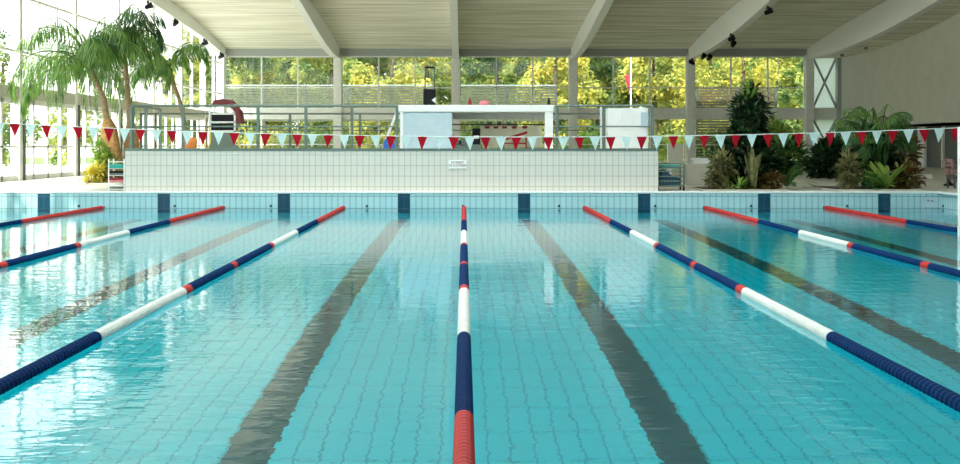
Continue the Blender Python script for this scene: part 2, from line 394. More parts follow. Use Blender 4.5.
# ------------------------------------------------------------------ tiled platform with its rails
PLX0, PLX1, PLY0, PLY1, PLZ = PX(125, 26.75), PX(658, 26.75), 26.75, 34.0, PZ(150.5, 26.75)
pf = st(MB().box(PLX0, PLX1, PLY0, PLY1, DECK, PLZ).build('wall_platform', 'plat'))
MB().box(PLX0 - .004, PLX0, PLY0, PLY1, DECK, PLZ).build('side_tiles', 'platside', pf)
MB().box(PLX1, PLX1 + .004, PLY0, PLY1, DECK, PLZ).build('side_tiles', 'platside', pf)
MB().box(PLX0, PLX1, PLY0, PLY1, PLZ, PLZ + .006).build('platform_top', 'deck', pf)
MB().box(PLX0 - .01, PLX1 + .01, PLY0 - .012, PLY0 + .1, PLZ - .01, PLZ + .045).build('kerb', 'rail', pf)
RZ = 2.15
def railing(label, pts, posts, group=None):
    """pts: polyline on plan; posts: plan points"""
    r = tag(empty('guard_rail', (posts[0][0], posts[0][1], PLZ)), label, 'railing', group)
    ox, oy = posts[0]
    for nm, z in (('top_rail', RZ), ('middle_rail', PZ(126.5, 26.9))):
        MB().tube([(x - ox, y - oy, z - PLZ) for x, y in pts], .024 if nm == 'top_rail' else .016, 8).build(nm, 'rail', r)
    for x, y in posts:
        MB().box(x - ox - .03, x - ox + .03, y - oy - .03, y - oy + .03, 0.0, RZ - PLZ).build('post', 'rail', r)
    return r
y_ = 26.92
railing('long green-grey guard rail on the platform edge left of the kiosk', [(PX(131, y_), y_), (PX(398, y_), y_)], [(PX(x, y_), y_) for x in (131, 183, 258, 306, 352, 397)])
railing('green-grey guard rail on the platform edge right of the kiosk, before the white cabinet', [(PX(556, y_), y_), (PX(653, y_), y_)], [(PX(x, y_), y_) for x in (557, 604, 652)])
railing('short green-grey rail running back along the left end of the platform', [(PX(131, y_), y_ + .12), (PX(131, y_), 29.5)], [(PX(131, y_), y_ + .14), (PX(131, y_), 28.2), (PX(131, y_), 29.5)])
railing('green-grey rail along the back edge of the platform behind the red trolley', [(PX(140, 33.9), 33.9), (PX(640, 33.9), 33.9)], [(PX(x, 33.9), 33.9) for x in (141, 220, 290, 360, 640)])

# kiosk (white counter with a wide roof slab)
KY, KD = 28.0, 2.2
kx = lambda x: PX(x, KY)
kt, ks, kb = PZ(105, KY), PZ(112, KY), PLZ + .006
k = tag(empty('kiosk', (kx(475), KY, kb)), 'low white kiosk with a wide roof slab on the tiled platform', 'kiosk')
def rel(o, root):
    """keep world coordinates of a part while parenting it to an Empty"""
    o.parent = root; o.matrix_parent_inverse = Matrix.Translation(root.location).inverted() if root.rotation_euler.z == 0 else root.matrix_basis.inverted(); return o
rel(MB().box(kx(398), kx(554), KY - .02, KY + KD, ks, kt).build('roof_slab', 'white', bevel=.02), k)
rel(MB().box(kx(545), kx(553), KY, KY + .25, kb, ks).build('post', 'white'), k)
rel(MB().box(kx(400), kx(403), KY, KY + KD, kb, ks).build('side_panel', 'white'), k)
rel(MB().box(kx(403), kx(452), KY + .01, KY + .6, kb, ks - .01).build('front_panel', 'paleblue', label='pale blue front panel'), k)
rel(MB().box(kx(452), kx(553), KY + 1.2, KY + 1.25, PZ(118, KY), ks).build('fascia', 'lgrey'), k)
rel(MB().box(kx(452), kx(545), KY + .1, KY + .16, PZ(125, KY), PZ(123.8, KY)).build('hanging_bar', 'black'), k)
rel(MB().box(kx(481), kx(545), KY + 1.0, KY + 1.03, kb + .05, PZ(125, KY)).build('back_board', 'cream'), k)
for x in (488, 497, 506, 516, 527):
    o = MB().poly([(kx(x - 3), KY + .99, PZ(125.5, KY)), (kx(x + 3), KY + .99, PZ(125.5, KY)), (kx(x + 2), KY + .985, PZ(128, KY)), (kx(x - 2), KY + .985, PZ(128, KY))]).build('red_pennant', 'redcloth'); rel(o, k)
# things inside the kiosk
o = tag(empty('speaker_box', (kx(476.5), KY + .5, kb + .12)), 'small black and white box standing upright in the kiosk opening', 'box')
MB().box(-.09, .09, -.06, .06, 0, .36).build('body', 'black', o, bevel=.01)
MB().box(-.06, .06, -.066, -.06, .13, .2).build('white_stripe', 'white', o)
MB().box(-.12, -.10, -.05, .05, -.12, 0).build('leg', 'black', o); MB().box(.10, .12, -.05, .05, -.12, 0).build('leg', 'black', o); MB().box(-.12, .12, -.06, .06, -.012, 0).build('stand_top', 'black', o)
o = tag(empty('red_chair', (kx(516), KY + .55, kb)), 'red folding chair with slanted seat inside the kiosk', 'chair')
for sx in (-.25, .25):
    MB().tube([(sx, -.12, 0), (sx, .12, .3)], .015, 6).build('leg', 'redcloth', o); MB().tube([(sx, .12, 0), (sx, -.12, .3)], .015, 6).build('leg', 'redcloth', o)
sl = MB(); sl.prism([(-.3, .19), (.27, .36), (.27, .42), (-.3, .25)], 'Y', -.12, .12); sl.build('seat', 'redcloth', o)
MB().box(-.25, .25, -.01, .01, .13, .16).build('stretcher', 'redcloth', o)
for i, (x, w_) in enumerate(((456, .12), (463, .1))):
    o = MB().box(-w_, w_, -.1, .1, 0, .1).build('crate', 'rail', bevel=.01); o.location = (kx(x), KY + .5, kb + .12 + 0.0)
    tag(o, ('dark green crate against the pale blue kiosk panel', 'dark green crate just left of the black upright box')[i], 'crate')
o = MB().box(kx(452.5), kx(480), KY + .35, KY + .65, kb, kb + .12).build('low_shelf', 'rail'); tag(o, 'low dark shelf on the platform inside the kiosk opening', 'shelf')

# trolley loudspeaker on the kiosk roof
o = tag(empty('portable_speaker', (kx(429), KY + .5, kt)), 'black portable loudspeaker with a raised pull handle on the kiosk roof', 'loudspeaker')
sb = MB().box(-.14, .14, -.12, .12, .02, .37).build('body', 'black', o, bevel=.03)
hd = MB().tube([(-.105, .1, .3), (-.105, .1, .83), (-.08, .1, .855), (.08, .1, .855), (.105, .1, .83), (.105, .1, .3)], .014, 8); hd.build('pull_handle', 'dgrey', o, smooth=True)
MB().box(-.12, .12, .08, .12, .84, .88).build('grip', 'black', o, bevel=.01)
MB().poly([(.14 - .09, -.123, .12), (.135, -.123, .05), (.135, -.123, .19)]).build('silver_panel', 'white', o)
for s in (-1, 1): w_ = lathe([(.03, -.02), (.03, .02)], 12).build('wheel', 'black', o); w_.rotation_euler = (0, PI / 2, 0); w_.location = (s * .11, .11, .03)
# small things on the kiosk roof
o = lathe([(.035, 0), (.04, .06), (.03, .12), (.015, .15), (.015, .19)], 12).build('red_bottle', 'redcloth'); o.location = (kx(470), KY + .5, kt); tag(o, 'small red bottle on the kiosk roof right of the loudspeaker', 'bottle')
o = lathe([(.05, 0), (.12, .02), (.13, .06), (.08, .11), (.02, .125)], 16).build('pink_cap', 'pink', smooth=True); o.location = (kx(485), KY + .5, kt); tag(o, 'pink rounded cap lying on the kiosk roof', 'cap')
o = lathe([(.03, 0), (.035, .1), (.02, .13), (.02, .18)], 10).build('black_bottle', 'black'); o.location = (kx(550), KY + .4, kt); tag(o, 'small black bottle at the right end of the kiosk roof', 'bottle')

# white cabinet behind the right rail
o = tag(empty('white_cabinet', (PX(628, 28.2), 28.2, PLZ + .006)), 'tall white cabinet behind the rail right of the kiosk', 'cabinet')
cw = PX(648, 28.2) - PX(628, 28.2); chh = PZ(108.5, 28.2) - PLZ
MB().box(-cw, cw, 0, .8, 0, chh).build('body', 'white', o, bevel=.01)
MB().box(-cw + .28, cw - .06, -.02, 0, .04, chh * .48).build('door', 'white', o); MB().box(-cw + .28, cw - .06, -.02, 0, chh * .5, chh - .03).build('door', 'white', o)
MB().box(cw - .16, cw, -.05, .0, chh * .55, chh * .9).build('handle_recess', 'paleblue', o)
o = MB().box(-.02, .02, 0, .03, 0, RZ - PLZ + .02); o = o.box(.06, .09, 0, .03, 0, RZ - PLZ).build('steel_post', 'lgrey'); o.location = (PX(601, 27.3), 27.3, PLZ + .006); tag(o, 'pair of slim light grey uprights just left of the white cabinet', 'post')

# equipment trolley with red mat
ty = 28.3; o = tag(empty('equipment_trolley', (PX(225, ty), ty, PLZ + .006)), 'grey framed trolley with black bins and a red mat draped on top', 'trolley')
w2 = .34; H2 = PZ(99, ty) - PLZ
for sx in (-w2, w2 - .12):
    for sy in (0, .5): MB().box(sx - .02, sx + .02, sy - .02, sy + .02, .1, H2 - .12).build('upright', 'lgrey', o)
for z in (.1, .42, .62, .8):
    MB().box(-w2, w2 - .1, -.02, .52, z - .015, z + .015).build('shelf', 'lgrey', o)
for z in (.44, .64): MB().box(-w2 + .04, w2 - .16, 0, .48, z, z + .15).build('bin', 'black', o, bevel=.01)
mt = MB(); mt.prism([(-w2 + .05, H2 - .13), (-w2 + .08, H2 - .04), (-.05, H2), (.12, H2 - .03), (w2 - .02, H2 - .28), (w2 + .02, H2 - .55), (w2 - .06, H2 - .55), (w2 - .12, H2 - .3), (.08, H2 - .13)], 'Y', -.03, .5); mt.build('mat', 'maroon', o, bevel=.01, label='red mat')
MB().box(-w2 - .03, w2 + .05, -.05, .55, .02, .1).build('base', 'rail', o)
MB().box(-w2 + .02, w2 - .12, -.03, 0, .1, .40).build('front_panel', 'rail', o)
for sx in (-w2, w2):
    for sy in (0, .5): w_ = lathe([(.03, -.02), (.03, .02)], 10).build('wheel', 'black', o); w_.rotation_euler = (0, PI / 2, 0); w_.location = (sx, sy, .03)
for i, x in enumerate((207, 242)):
    pts = []
    for j in range(25):
        a = 2 * PI * j / 24; pts.append((.09 * math.cos(a) * (1 if i else .8), 0, .27 + .25 * math.sin(a)))
    o = MB().tube(pts, .018, 6).build('yellow_hose', 'yellow', smooth=True); o.location = (PX(x, 27.7), 27.7, PLZ + .01)
    tag(o, ('yellow hose loop standing at the left of the red matted trolley', 'yellow hose loop standing at the right of the red matted trolley')[i], 'hose')
o = lathe([(.10, 0), (.15, .05), (.17, .2), (.15, .26), (.09, .28)], 16).build('orange_tub', 'orange', smooth=True); o.location = (PX(190, 28), 28, PLZ + .006); tag(o, 'round orange tub on the platform left of the red matted trolley', 'tub')
o = MB(); o.prism([(-.15, 0), (.14, 0), (.1, .25), (-.02, .3), (-.12, .2)], 'Y', 0, .25); o = o.build('blue_bag', 'blue', bevel=.02); o.location = (PX(389, 27.5), 27.5, PLZ + .006); tag(o, 'bright blue bag on the platform just left of the kiosk', 'bag')
o = empty('step_ladder', (PX(390, 27.9), 27.9, PLZ + .006)); tag(o, 'leaning white ladder between the blue bag and the kiosk', 'ladder')
for sy in (0, .35): MB().tube([(-.18, sy, 0), (.17, sy, .92)], .018, 6).build('stringer', 'white', o)
for j in range(4): MB().tube([(-.18 + .35 * (j + .5) / 4, 0, .92 * (j + .5) / 4), (-.18 + .35 * (j + .5) / 4, .35, .92 * (j + .5) / 4)], .012, 6).build('rung', 'white', o)

# sign on the tiled wall
sx0, sx1, sz0, sz1 = PX(448.5, 26.74), PX(466.5, 26.74), PZ(168.5, 26.74), PZ(160, 26.74)
sg = tag(empty('notice_sign', ((sx0 + sx1) / 2, 26.738, (sz0 + sz1) / 2)), 'small white notice with two lines of red text on the tiled platform wall', 'sign')
MB().box(-(sx1 - sx0) / 2, (sx1 - sx0) / 2, -.006, .008, -(sz1 - sz0) / 2, (sz1 - sz0) / 2).build('board', 'white', sg)
for tx, z in (('INTERDIT', .017), ('DE PLONGER', -.045)):
    cu = bpy.data.curves.new('lettering', 'FONT'); cu.body = tx; cu.size = .062; cu.align_x = 'CENTER'; cu.extrude = .001; cu.offset = .001; cu.materials.append(M['ink'])
    to = bpy.data.objects.new('tmp', cu); COL.objects.link(to); bpy.context.view_layer.update(); me = bpy.data.meshes.new_from_object(to); bpy.data.objects.remove(to); to = bpy.data.objects.new('lettering', me); COL.objects.link(to); to.parent = sg; to.rotation_euler = (PI / 2, 0, 0); to.location = (0, -.0075, z)
# small engraved plate on the pool wall at right
pl = tag(empty('wall_plate', (PX(930, 26.48), 26.487, PZ(202.5, 26.48))), 'faint pale plate on the pool end wall near its right corner', 'sign')
MB().box(-.17, .17, -.004, .0, -.1, .1).build('plate', 'paleblue', pl); MB().box(-.06, -.01, -.008, -.004, .03, .05).build('mark', 'inlet', pl); MB().box(.02, .07, -.008, -.004, .02, .04).build('mark', 'inlet', pl)

# ------------------------------------------------------------------ lane ropes
PITCH = .0625
def rope_section(L):
    n = max(2, round(L / PITCH)); p = L / n; prof = []
    for i in range(n):
        z = i * p; big = (i % 2 == 0)
        R_ = .047
        prof += [(.030, z + .001), (R_ - .004, z + .004), (R_, z + p * .3), (R_, z + p * .62), (R_ - .006, z + p * .8), (.036 if big else .042, z + p * .9)]
    mb = lathe(prof, 14)
    mb.v = [(x, -z, y) for x, y, z in mb.v]   # along -Y
    mb.f = [tuple(reversed(f)) for f in mb.f]
    return mb
SECT = [(.15, 5, 'red'), (5, 7.6, 'navy'), (7.6, 10, 'wfloat'), (10, 10.2, 'red'), (10.2, 12.65, 'navy'), (12.65, 12.87, 'red'), (12.87, 14.95, 'navy'),
        (14.95, 15.2, 'red'), (15.2, 17.85, 'wfloat'), (17.85, 20.4, 'navy'), (20.4, 24.85, 'red')]
LBL = {'red': 'red floats', 'navy': 'navy blue floats', 'wfloat': 'white floats'}
proto = empty('lane_rope', (0, PYF - .012, .018))
for a, b, c in SECT:
    s_ = rope_section(b - a).build('float_section', c, proto, smooth=False, label=LBL[c]); s_.location = (0, -a, 0)
MB().tube([(0, .0, 0), (0, -24.95, 0)], .006, 6).build('cable', 'chrome', proto)
MB().box(-.03, .03, -.02, 0, -.03, .03).build('wall_anchor', 'chrome', proto)
RL = ['lane rope at the far left, its far end below the yellow leafed plant', 'lane rope second from the left, crossing the window reflections',
      'lane rope third from the left, leaving the picture low at the left edge', 'central lane rope running straight towards the viewer, red at the bottom edge',
      'lane rope first right of the central one, ending blue at the right edge', 'lane rope second right of the central one, ending below the dark bushy plant',
      'lane rope farthest to the right, red part ending below the palm cluster']
for i in range(7):
    o = proto if i == 0 else copy_tree(proto)
    o.location = (-7.5 + 2.5 * i, PYF - .012, .018); tag(o, RL[i], 'lane rope', 'lane ropes across the pool')

# ------------------------------------------------------------------ pennants over the water
FY = 21.2
def fz(X): return 1.455 + .0030 * (X - 1.1) ** 2
ps = tag(empty('pennant_line', (0, FY, 0)), 'line of red and pale triangular pennants strung across the pool', 'bunting')
MB().tube([(-10.9 + 21.8 * i / 60, 0, fz(-10.9 + 21.8 * i / 60)) for i in range(61)], .007, 6).build('cord', 'string', ps)
X0 = PX(234.4, FY); sp = .2612
for j in range(-26, 55):
    X = X0 + sp * j
    if abs(X) > 10.7: continue
    z = fz(X); red = (j % 2 == 0)
    w_, h_ = .088 + rnd.uniform(-.006, .006), .225 + rnd.uniform(-.012, .012)
    tw = rnd.uniform(-.035, .035); sw = rnd.uniform(-.02, .02)
    f_ = MB(); nrow = 5
    for i in range(nrow + 1):
        t_ = i / nrow; hw = w_ * (1 - t_) + .001
        for s in (-1, 0, 1): f_.v.append((X + s * hw + sw * t_, tw * t_ + (.012 * math.sin(3 * t_ + X) if s == 0 else 0), z - h_ * t_))
    for i in range(nrow):
        for s in (0, 1): a = 3 * i + s; f_.f.append((a, a + 1, a + 4, a + 3))
    f_.build('pennant', 'flagr' if red else 'flagw', ps, label='red pennant' if red else 'pale aqua pennant')
for s, lb in ((-1, 'slim steel post holding the left end of the pennant line'), (1, 'slim steel post holding the right end of the pennant line')):
    o = tag(empty('pennant_post', (s * 10.95, FY, DECK)), lb, 'post')
    MB().tube([(0, 0, 0), (0, 0, 1.75)], .025, 10).build('pole', 'chrome', o); MB().tube([(0, 0, 0), (0, 0, .03)], .08, 14).build('base_plate', 'chrome', o)
# white pole at the right edge
o = tag(empty('white_pole', (PX(961.2, 18.4), 18.4, PD + .005)), 'white vertical pole rising from the water at the right edge', 'pole')
MB().tube([(0, 0, 0), (0, 0, 3.4)], .05, 14).build('shaft', 'wfloat', o, smooth=True); MB().tube([(0, 0, 0), (0, 0, .05)], .16, 16).build('foot', 'wfloat', o)

# ------------------------------------------------------------------ kickboard rack, cart, furniture
ry = 27.3; o = tag(empty('kickboard_rack', (PX(118, ry), ry, DECK + .001)), 'white rack of coloured kickboards at the left end of the tiled platform', 'rack')
rw, rh = .165, PZ(159, ry) - DECK
for s in (-1, 1):
    for yy in (-.12, .25): MB().box(s * rw - .012, s * rw + .012, yy - .012, yy + .012, 0, rh).build('upright', 'white', o)
for j in range(5): MB().box(-rw, rw, -.12, .25, .03 + j * .145, .045 + j * .145).build('shelf', 'white', o)
lb = {'teal': 'teal kickboard lying in the white rack', 'black': 'black kickboard lying in the white rack', 'pink': 'pink kickboard lying in the white rack', 'rail': 'dark green kickboard lying in the white rack'}
for j, cs in enumerate((('rail', 'white'), ('pink', 'redcloth'), ('rail', 'black'), ('teal', 'teal'))):
    for i, c in enumerate(cs):
        z = DECK + .047 + j * .145 + i * .045
        kbm = MB().prism([(-.14, -.16), (.14, -.16), (.14, .08), (.1, .17), (.04, .21), (-.04, .21), (-.1, .17), (-.14, .08)], 'Z', 0, .04)
        ob = kbm.build('kickboard', c, bevel=.008); ob.location = (PX(118, ry), ry + .02, z)
        ob['label'] = '%s kickboard, %s on the %s shelf of the white rack' % ({'rail': 'dark green', 'white': 'white', 'pink': 'pink', 'redcloth': 'deep red', 'black': 'black', 'teal': 'teal'}[c], ('lower', 'upper')[i], ('bottom', 'second', 'third', 'top')[j])
        ob['category'] = 'kickboard'; ob['group'] = 'kickboards in the white rack'
cy = 27.4; o = tag(empty('basket_cart', (PX(671, cy), cy, DECK)), 'dark green wire basket cart on castors right of the tiled platform', 'cart')
cw, ct = .275, PZ(163.5, cy) - DECK
for sx in (-cw, cw):
    for sy in (0, .45):
        MB().box(sx - .015, sx + .015, sy - .015, sy + .015, .08, ct).build('upright', 'rail', o)
        w_ = lathe([(.04, -.015), (.04, .015)], 12).build('castor', 'black', o); w_.rotation_euler = (0, PI / 2, 0); w_.location = (sx, sy, .04)
wr = MB()
for z in (.1, .2, .3, .4, .5, ct): wr.tube([(-cw, 0, z), (cw, 0, z), (cw, .45, z), (-cw, .45, z), (-cw, 0, z)], .012, 5)
for i in range(1, 8): x = -cw + 2 * cw * i / 8; wr.tube([(x, 0, .1), (x, 0, .24)], .005, 5)
wr.build('wire_basket', 'rail', o); MB().box(-cw, cw, 0, .45, .08, .1).build('tray', 'rail', o)
o2 = MB(); o2.prism([(-.24, 0), (.2, 0), (.22, .16), (.0, .24), (-.12, .36), (-.22, .3)], 'Y', .04, .4); o2 = o2.build('float_bundle', 'navyteal', bevel=.03); o2.location = (PX(671, cy), cy, DECK + .102); tag(o2, 'dark teal blue float bundle heaped inside the green basket cart', 'float')
o2 = MB().box(-.2, .2, .05, .38, 0, .08).build('foam_slab', 'teal', bevel=.02); o2.location = (PX(671, cy), cy, DECK + .47); tag(o2, 'teal foam slab on top of the bundle in the green cart', 'foam block')
yy = 31.0; o = MB().box(-.36, .36, 0, .5, 0, .52).build('stone_bench', 'stone', bevel=.02); o.location = (PX(701, yy), yy, DECK); tag(o, 'low beige stone block bench between the green cart and the dark shrub', 'bench')
o = tag(empty('side_table', (PX(702, 33), 33, DECK)), 'small white table behind the beige stone block', 'table')
MB().box(-.25, .25, -.2, .2, .6, .64).build('table_top', 'white', o); MB().box(-.2, .2, -.19, -.17, .42, .6).build('apron', 'white', o)
for a in (-.22, .22):
    for b in (-.17, .17): MB().box(a - .02, a + .02, b - .02, b + .02, 0, .6).build('leg', 'white', o)
o = tag(empty('garden_chair', (PX(677, 33), 33, DECK)), 'white framed chair with beige back behind the green cart', 'chair')
for a in (-.2, .2):
    MB().box(a - .02, a + .02, -.2, -.16, 0, .45).build('leg', 'white', o); MB().box(a - .02, a + .02, .2, .24, 0, 1.0).build('leg', 'white', o)
MB().box(-.22, .22, -.2, .22, .45, .49).build('seat', 'stone', o); MB().box(-.2, .2, .19, .21, .55, 1.0).build('backrest', 'stone', o)
# blossom stem at right
yy = 30.5; o = tag(empty('blossom_stand', (PX(949.5, yy), yy, DECK)), 'small pink and white flowering stem in a dark foot near the right edge', 'plant')
lathe([(.13, 0), (.14, .03), (.05, .07), (.02, .1)], 14).build('foot', 'black', o); MB().tube([(0, 0, .05), (.02, 0, .25), (-.01, 0, .5)], .012, 6).build('stem', 'treebark', o)
bl = MB()
for i in range(150):
    q = Vector((rnd.gauss(0, .07), rnd.gauss(0, .06), rnd.uniform(.15, .62))); bl.leaf(q, Vector((rnd.uniform(-1, 1), rnd.uniform(-1, 1), rnd.uniform(-.5, 1))), Vector((0, 0, 1)), .08, .06)
bl.build('blossoms', 'blossom', o)
o = MB().box(-.28, .28, 0, .45, 0, .12).build('white_step', 'white', bevel=.015); o.location = (PX(923, 37), 37, DECK); tag(o, 'low white step in front of the dark recess behind the palm cluster', 'step')
# lounge chairs by the right wall edge (dark seat)
o = tag(empty('lounge_seat', (PX(958.5, 28.6), 28.6, DECK)), 'dark low seat cut off by the right edge behind the pole', 'seat')
MB().box(-.1, .5, 0, .5, .22, .3).build('seat_pad', 'dgrey', o, bevel=.02)
for a in (-.07, .46):
    for b in (.04, .45): MB().box(a - .02, a + .02, b - .02, b + .02, 0, .22).build('leg', 'dgrey', o)

# ------------------------------------------------------------------ spotlights on the beams
def spot():
    r = empty('spotlight', (0, 0, 0))
    MB().box(-.04, .04, -.04, .04, -.12, 0).build('bracket', 'black', r)
    y = MB(); y.tube([(-.14, 0, -.26), (-.14, 0, -.12), (.14, 0, -.12), (.14, 0, -.26)], .02, 6); y.build('yoke', 'black', r)
    h = lathe([(.06, -.17), (.10, -.14), (.12, .0), (.15, .20), (.15, .22), (.0, .21)], 14).build('lamp_head', 'black', r, smooth=False)
    h.rotation_euler = (PI * .36, 0, .5); h.location = (0, 0, -.28)
    return r
sp0 = spot()
spots = [(148, -12.15, 'black spotlight on the left roof edge, nearest the viewer'), (175, -12.15, 'black spotlight on the left roof edge above the small palm crown'),
         (204, -12.15, 'black spotlight on the left roof edge right of the small palm'), (220.5, -12.15, 'black spotlight at the corner where left roof edge meets the end facade'),
         (691, 11.55, 'black spotlight at the foot of the beam over the tall dark shrub'), (703, 11.35, 'black spotlight low on that beam, left of a pair near the facade'),
         (709, 11.75, 'black spotlight low on that beam, right of a pair near the facade'), (731, 11.35, 'black spotlight on the left of the beam, above the middle'),
         (733, 11.8, 'black spotlight on the right of the beam, hanging in the middle'), (768, 11.55, 'black spotlight topmost on the right beam at the top edge')]
for i, (x, X, lb_) in enumerate(spots):
    o = sp0 if i == 0 else copy_tree(sp0)
    Y = min(64.3, X * F / (x - CX)); o.location = (X, Y, interp(SBOT, Y) - .05 + .12 * max(0, min(1, (62 - Y) / 10))); o.rotation_euler = (0, 0, rnd.uniform(-1.5, 1.5)); o.scale = (.8,) * 3
    tag(o, lb_, 'spotlight', 'spotlights on the roof beams')
    if i < 4: o.location.z = interp(STOP, Y) - min(.55, .35 + .02 * (65 - Y)) - .05
for x in (842, 866):
    Y = 18.4 * F / (x - CX); o = lathe([(.06, -.12), (.09, -.1), (.09, 0)], 12).build('ceiling_sensor', 'dgrey'); o.location = (18.4, Y, interp(SBOT, Y)); tag(o, 'small dark ceiling spot %s above the right wall' % ('beside the braced panel' if x < 850 else 'further from the braced panel'), 'lamp')

# ------------------------------------------------------------------ plants
def frond(L, elev, droop, leaf_l, seed, n=27, qs=(0, .5), lw=.026):
    r = random.Random(seed); rc, lf = [], MB()
    p = Vector((0, 0, 0)); e = elev; pts = [p.copy()]; dirs = []
    for i in range(n):
        t_ = i / n; d = Vector((math.cos(e), 0, math.sin(e))); dirs.append(d); p = p + d * L / n; pts.append(p.copy()); e -= droop / n * (.5 + 1.3 * t_)
    for i in range(3, n):
        t_ = i / n; l = leaf_l * (math.sin(PI * min(1, .18 + .80 * t_)) ** .6) * r.uniform(.85, 1.1)
        for s in (-1, 1):
            for q in qs:
                base = pts[i] + (pts[min(i + 1, n)] - pts[i]) * q
                d = dirs[i] * .75 + Vector((0, s * .85, 0)) + Vector((r.uniform(-.15, .15), 0, r.uniform(-.45, .15)))
                lf.blade(base, d, l, lw, 1.7, 3)
    rc = MB().tube(pts, [.022 * (1 - i / (n + 4)) + .004 for i in range(n + 1)], 5)
    rc.v += lf.v and []; n0 = len(rc.v); rc.v += lf.v; rc.f += [tuple(n0 + i for i in f) for f in lf.f]
    return rc
FR = {}
def palm(name, loc, trunk_pts, radii, L, nf, matk, label, seed, leaf_l=.55, fibre=None):
    r = random.Random(seed); o = tag(empty(name, loc), label, 'palm')
    MB().tube(trunk_pts, radii, 12).build('trunk', 'bark', o, smooth=True)
    if fibre: MB().tube(fibre[0], fibre[1], 14).build('fibrous_trunk_base', 'fibre', o, smooth=True, label='thick orange-brown fibrous base')
    top = Vector(trunk_pts[-1])
    kinds = [(1.3, 2.4), (.9, 2.7), (.6, 2.5), (1.15, 3.2), (.3, 2.0)]
    for i in range(nf):
        key = (round(L, 2), matk, i % 5)
        if key not in FR:
            e, dr = kinds[i % 5]; ob = frond(L, e, dr, leaf_l, 11 * (i % 5) + 3).build('frond', matk, o); FR[key] = ob.data
        else:
            ob = bpy.data.objects.new('frond', FR[key]); COL.objects.link(ob); ob.parent = o
        ob.location = top; a = 2.399 * i + r.uniform(-.3, .3); ob.rotation_euler = (r.uniform(-.15, .15), r.uniform(-.12, .12), a); s = r.uniform(.85, 1.1); ob.scale = (s, s, s)
    return o
py = 32.9; bx = PX(112, py)
palm('palm_tree', (bx, py, DECK), [(0, 0, 0), (-.08, 0, 1.2), (-.22, 0, 2.2), (-.40, 0, 2.6), (-.55, 0, 2.95)], [.13, .10, .075, .065, .06], 3.0, 27, 'palm',
     'large palm with the fuller crown and leaning trunk by the left glazing', 1, .72, ([(0, 0, 0), (-.02, 0, .7), (-.08, 0, 1.4), (-.12, 0, 1.65)], [.24, .26, .21, .10]))
palm('palm_tree', (bx + .42, py + .3, DECK), [(0, 0, 0), (0, 0, 1.2), (-.10, 0, 2.4), (-.16, 0, 3.3), (-.18, 0, 3.75)], [.12, .09, .065, .055, .05], 1.75, 12, 'palmd',
     'darker palm with the straight slim trunk nearest the tiled platform', 2, .7, ([(0, 0, 0), (0, 0, .7), (0, 0, 1.35), (0, 0, 1.55)], [.20, .21, .18, .09]))
py = 38.0
palm('palm_tree', (PX(187, py), py, DECK), [(0, 0, 0), (-.05, 0, 1.5), (-.25, 0, 2.4), (-.45, 0, 2.9), (-.52, 0, 3.3)], [.1, .08, .06, .07, .05], 1.75, 10, 'palm',
     'small palm with a curved bare trunk behind the platform rail', 3, .5)
def rosette(mb, c, n, L, W, el=(.5, 1.3), droop=1.2, seed=0):
    r = random.Random(seed)
    for i in range(n):
        a = r.uniform(0, 2 * PI); e = r.uniform(*el)
        mb.blade(Vector(c) + Vector((r.uniform(-.04, .04), r.uniform(-.04, .04), 0)), Vector((math.cos(a) * math.cos(e), math.sin(a) * math.cos(e), math.sin(e))), L * r.uniform(.75, 1.15), W, droop, 5)
def bushy(mb, c, rad, n, L, W, seed=0, shell=.55):
    r = random.Random(seed)
    for i in range(n):
        v = Vector((r.gauss(0, 1), r.gauss(0, 1), r.gauss(0, 1))).normalized(); k_ = r.uniform(shell, 1) * (1 + .28 * math.sin(6 * v.x + 5 * v.z + seed) + .12 * math.sin(13 * v.z - 9 * v.x))
        p = Vector((c[0] + v.x * rad[0] * k_, c[1] + v.y * rad[1] * k_, c[2] + v.z * rad[2] * k_))
        d = v + Vector((r.uniform(-.7, .7), r.uniform(-.7, .7), r.uniform(-.6, .5))); l = L * r.uniform(.6, 1.2)
        mb.leaf(p, d, Vector((r.uniform(-.4, .4), r.uniform(-.4, .4), 1)), l, W * r.uniform(.7, 1.2))
def stems(c, rad, n, seed=0):
    r = random.Random(seed); mb = MB()
    for i in range(n):
        a = r.uniform(0, 2 * PI); q = (math.cos(a) * rad[0] * .6, math.sin(a) * rad[1] * .6, c[2] + rad[2] * r.uniform(-.1, .7))
        mb.tube([(0 + r.uniform(-.05, .05), r.uniform(-.05, .05), 0), (c[0] * .4 + q[0] * .4, c[1] * .4 + q[1] * .4, q[2] * .5), (c[0] + q[0], c[1] + q[1], q[2])], [.018, .014, .006], 5)
    return mb
def shrub(name, x, y, Y, blobs, L, W, mk, label, cat='plant', seed=0, group=None, z0=DECK, lift=0.02):
    """blobs: (px x, px y centre, px rx, px ry, leaves)"""
    o = tag(empty(name, (PX(x, Y), Y, z0 + lift)), label, cat, group)
    mb = MB(); s_ = Y / F; allst = MB()
    for i, (bx_, by_, rx, rzz, n) in enumerate(blobs):
        c = ((bx_ - x) * s_, rnd.uniform(-.05, .05), PZ(by_, Y) - z0 - lift); rad = (rx * s_, min(rx * s_, .5), rzz * s_)
        bushy(mb, c, rad, n, L, W, seed * 10 + i); sm = stems(c, rad, 5, seed + i)
        n0 = len(allst.v); allst.v += sm.v; allst.f += [tuple(n0 + k_ for k_ in f) for f in sm.f]
    mb.v = [(a, b, max(.01, c)) for a, b, c in mb.v]
    mb.build('foliage', mk, o); allst.build('stems', 'treebark', o)
    return o
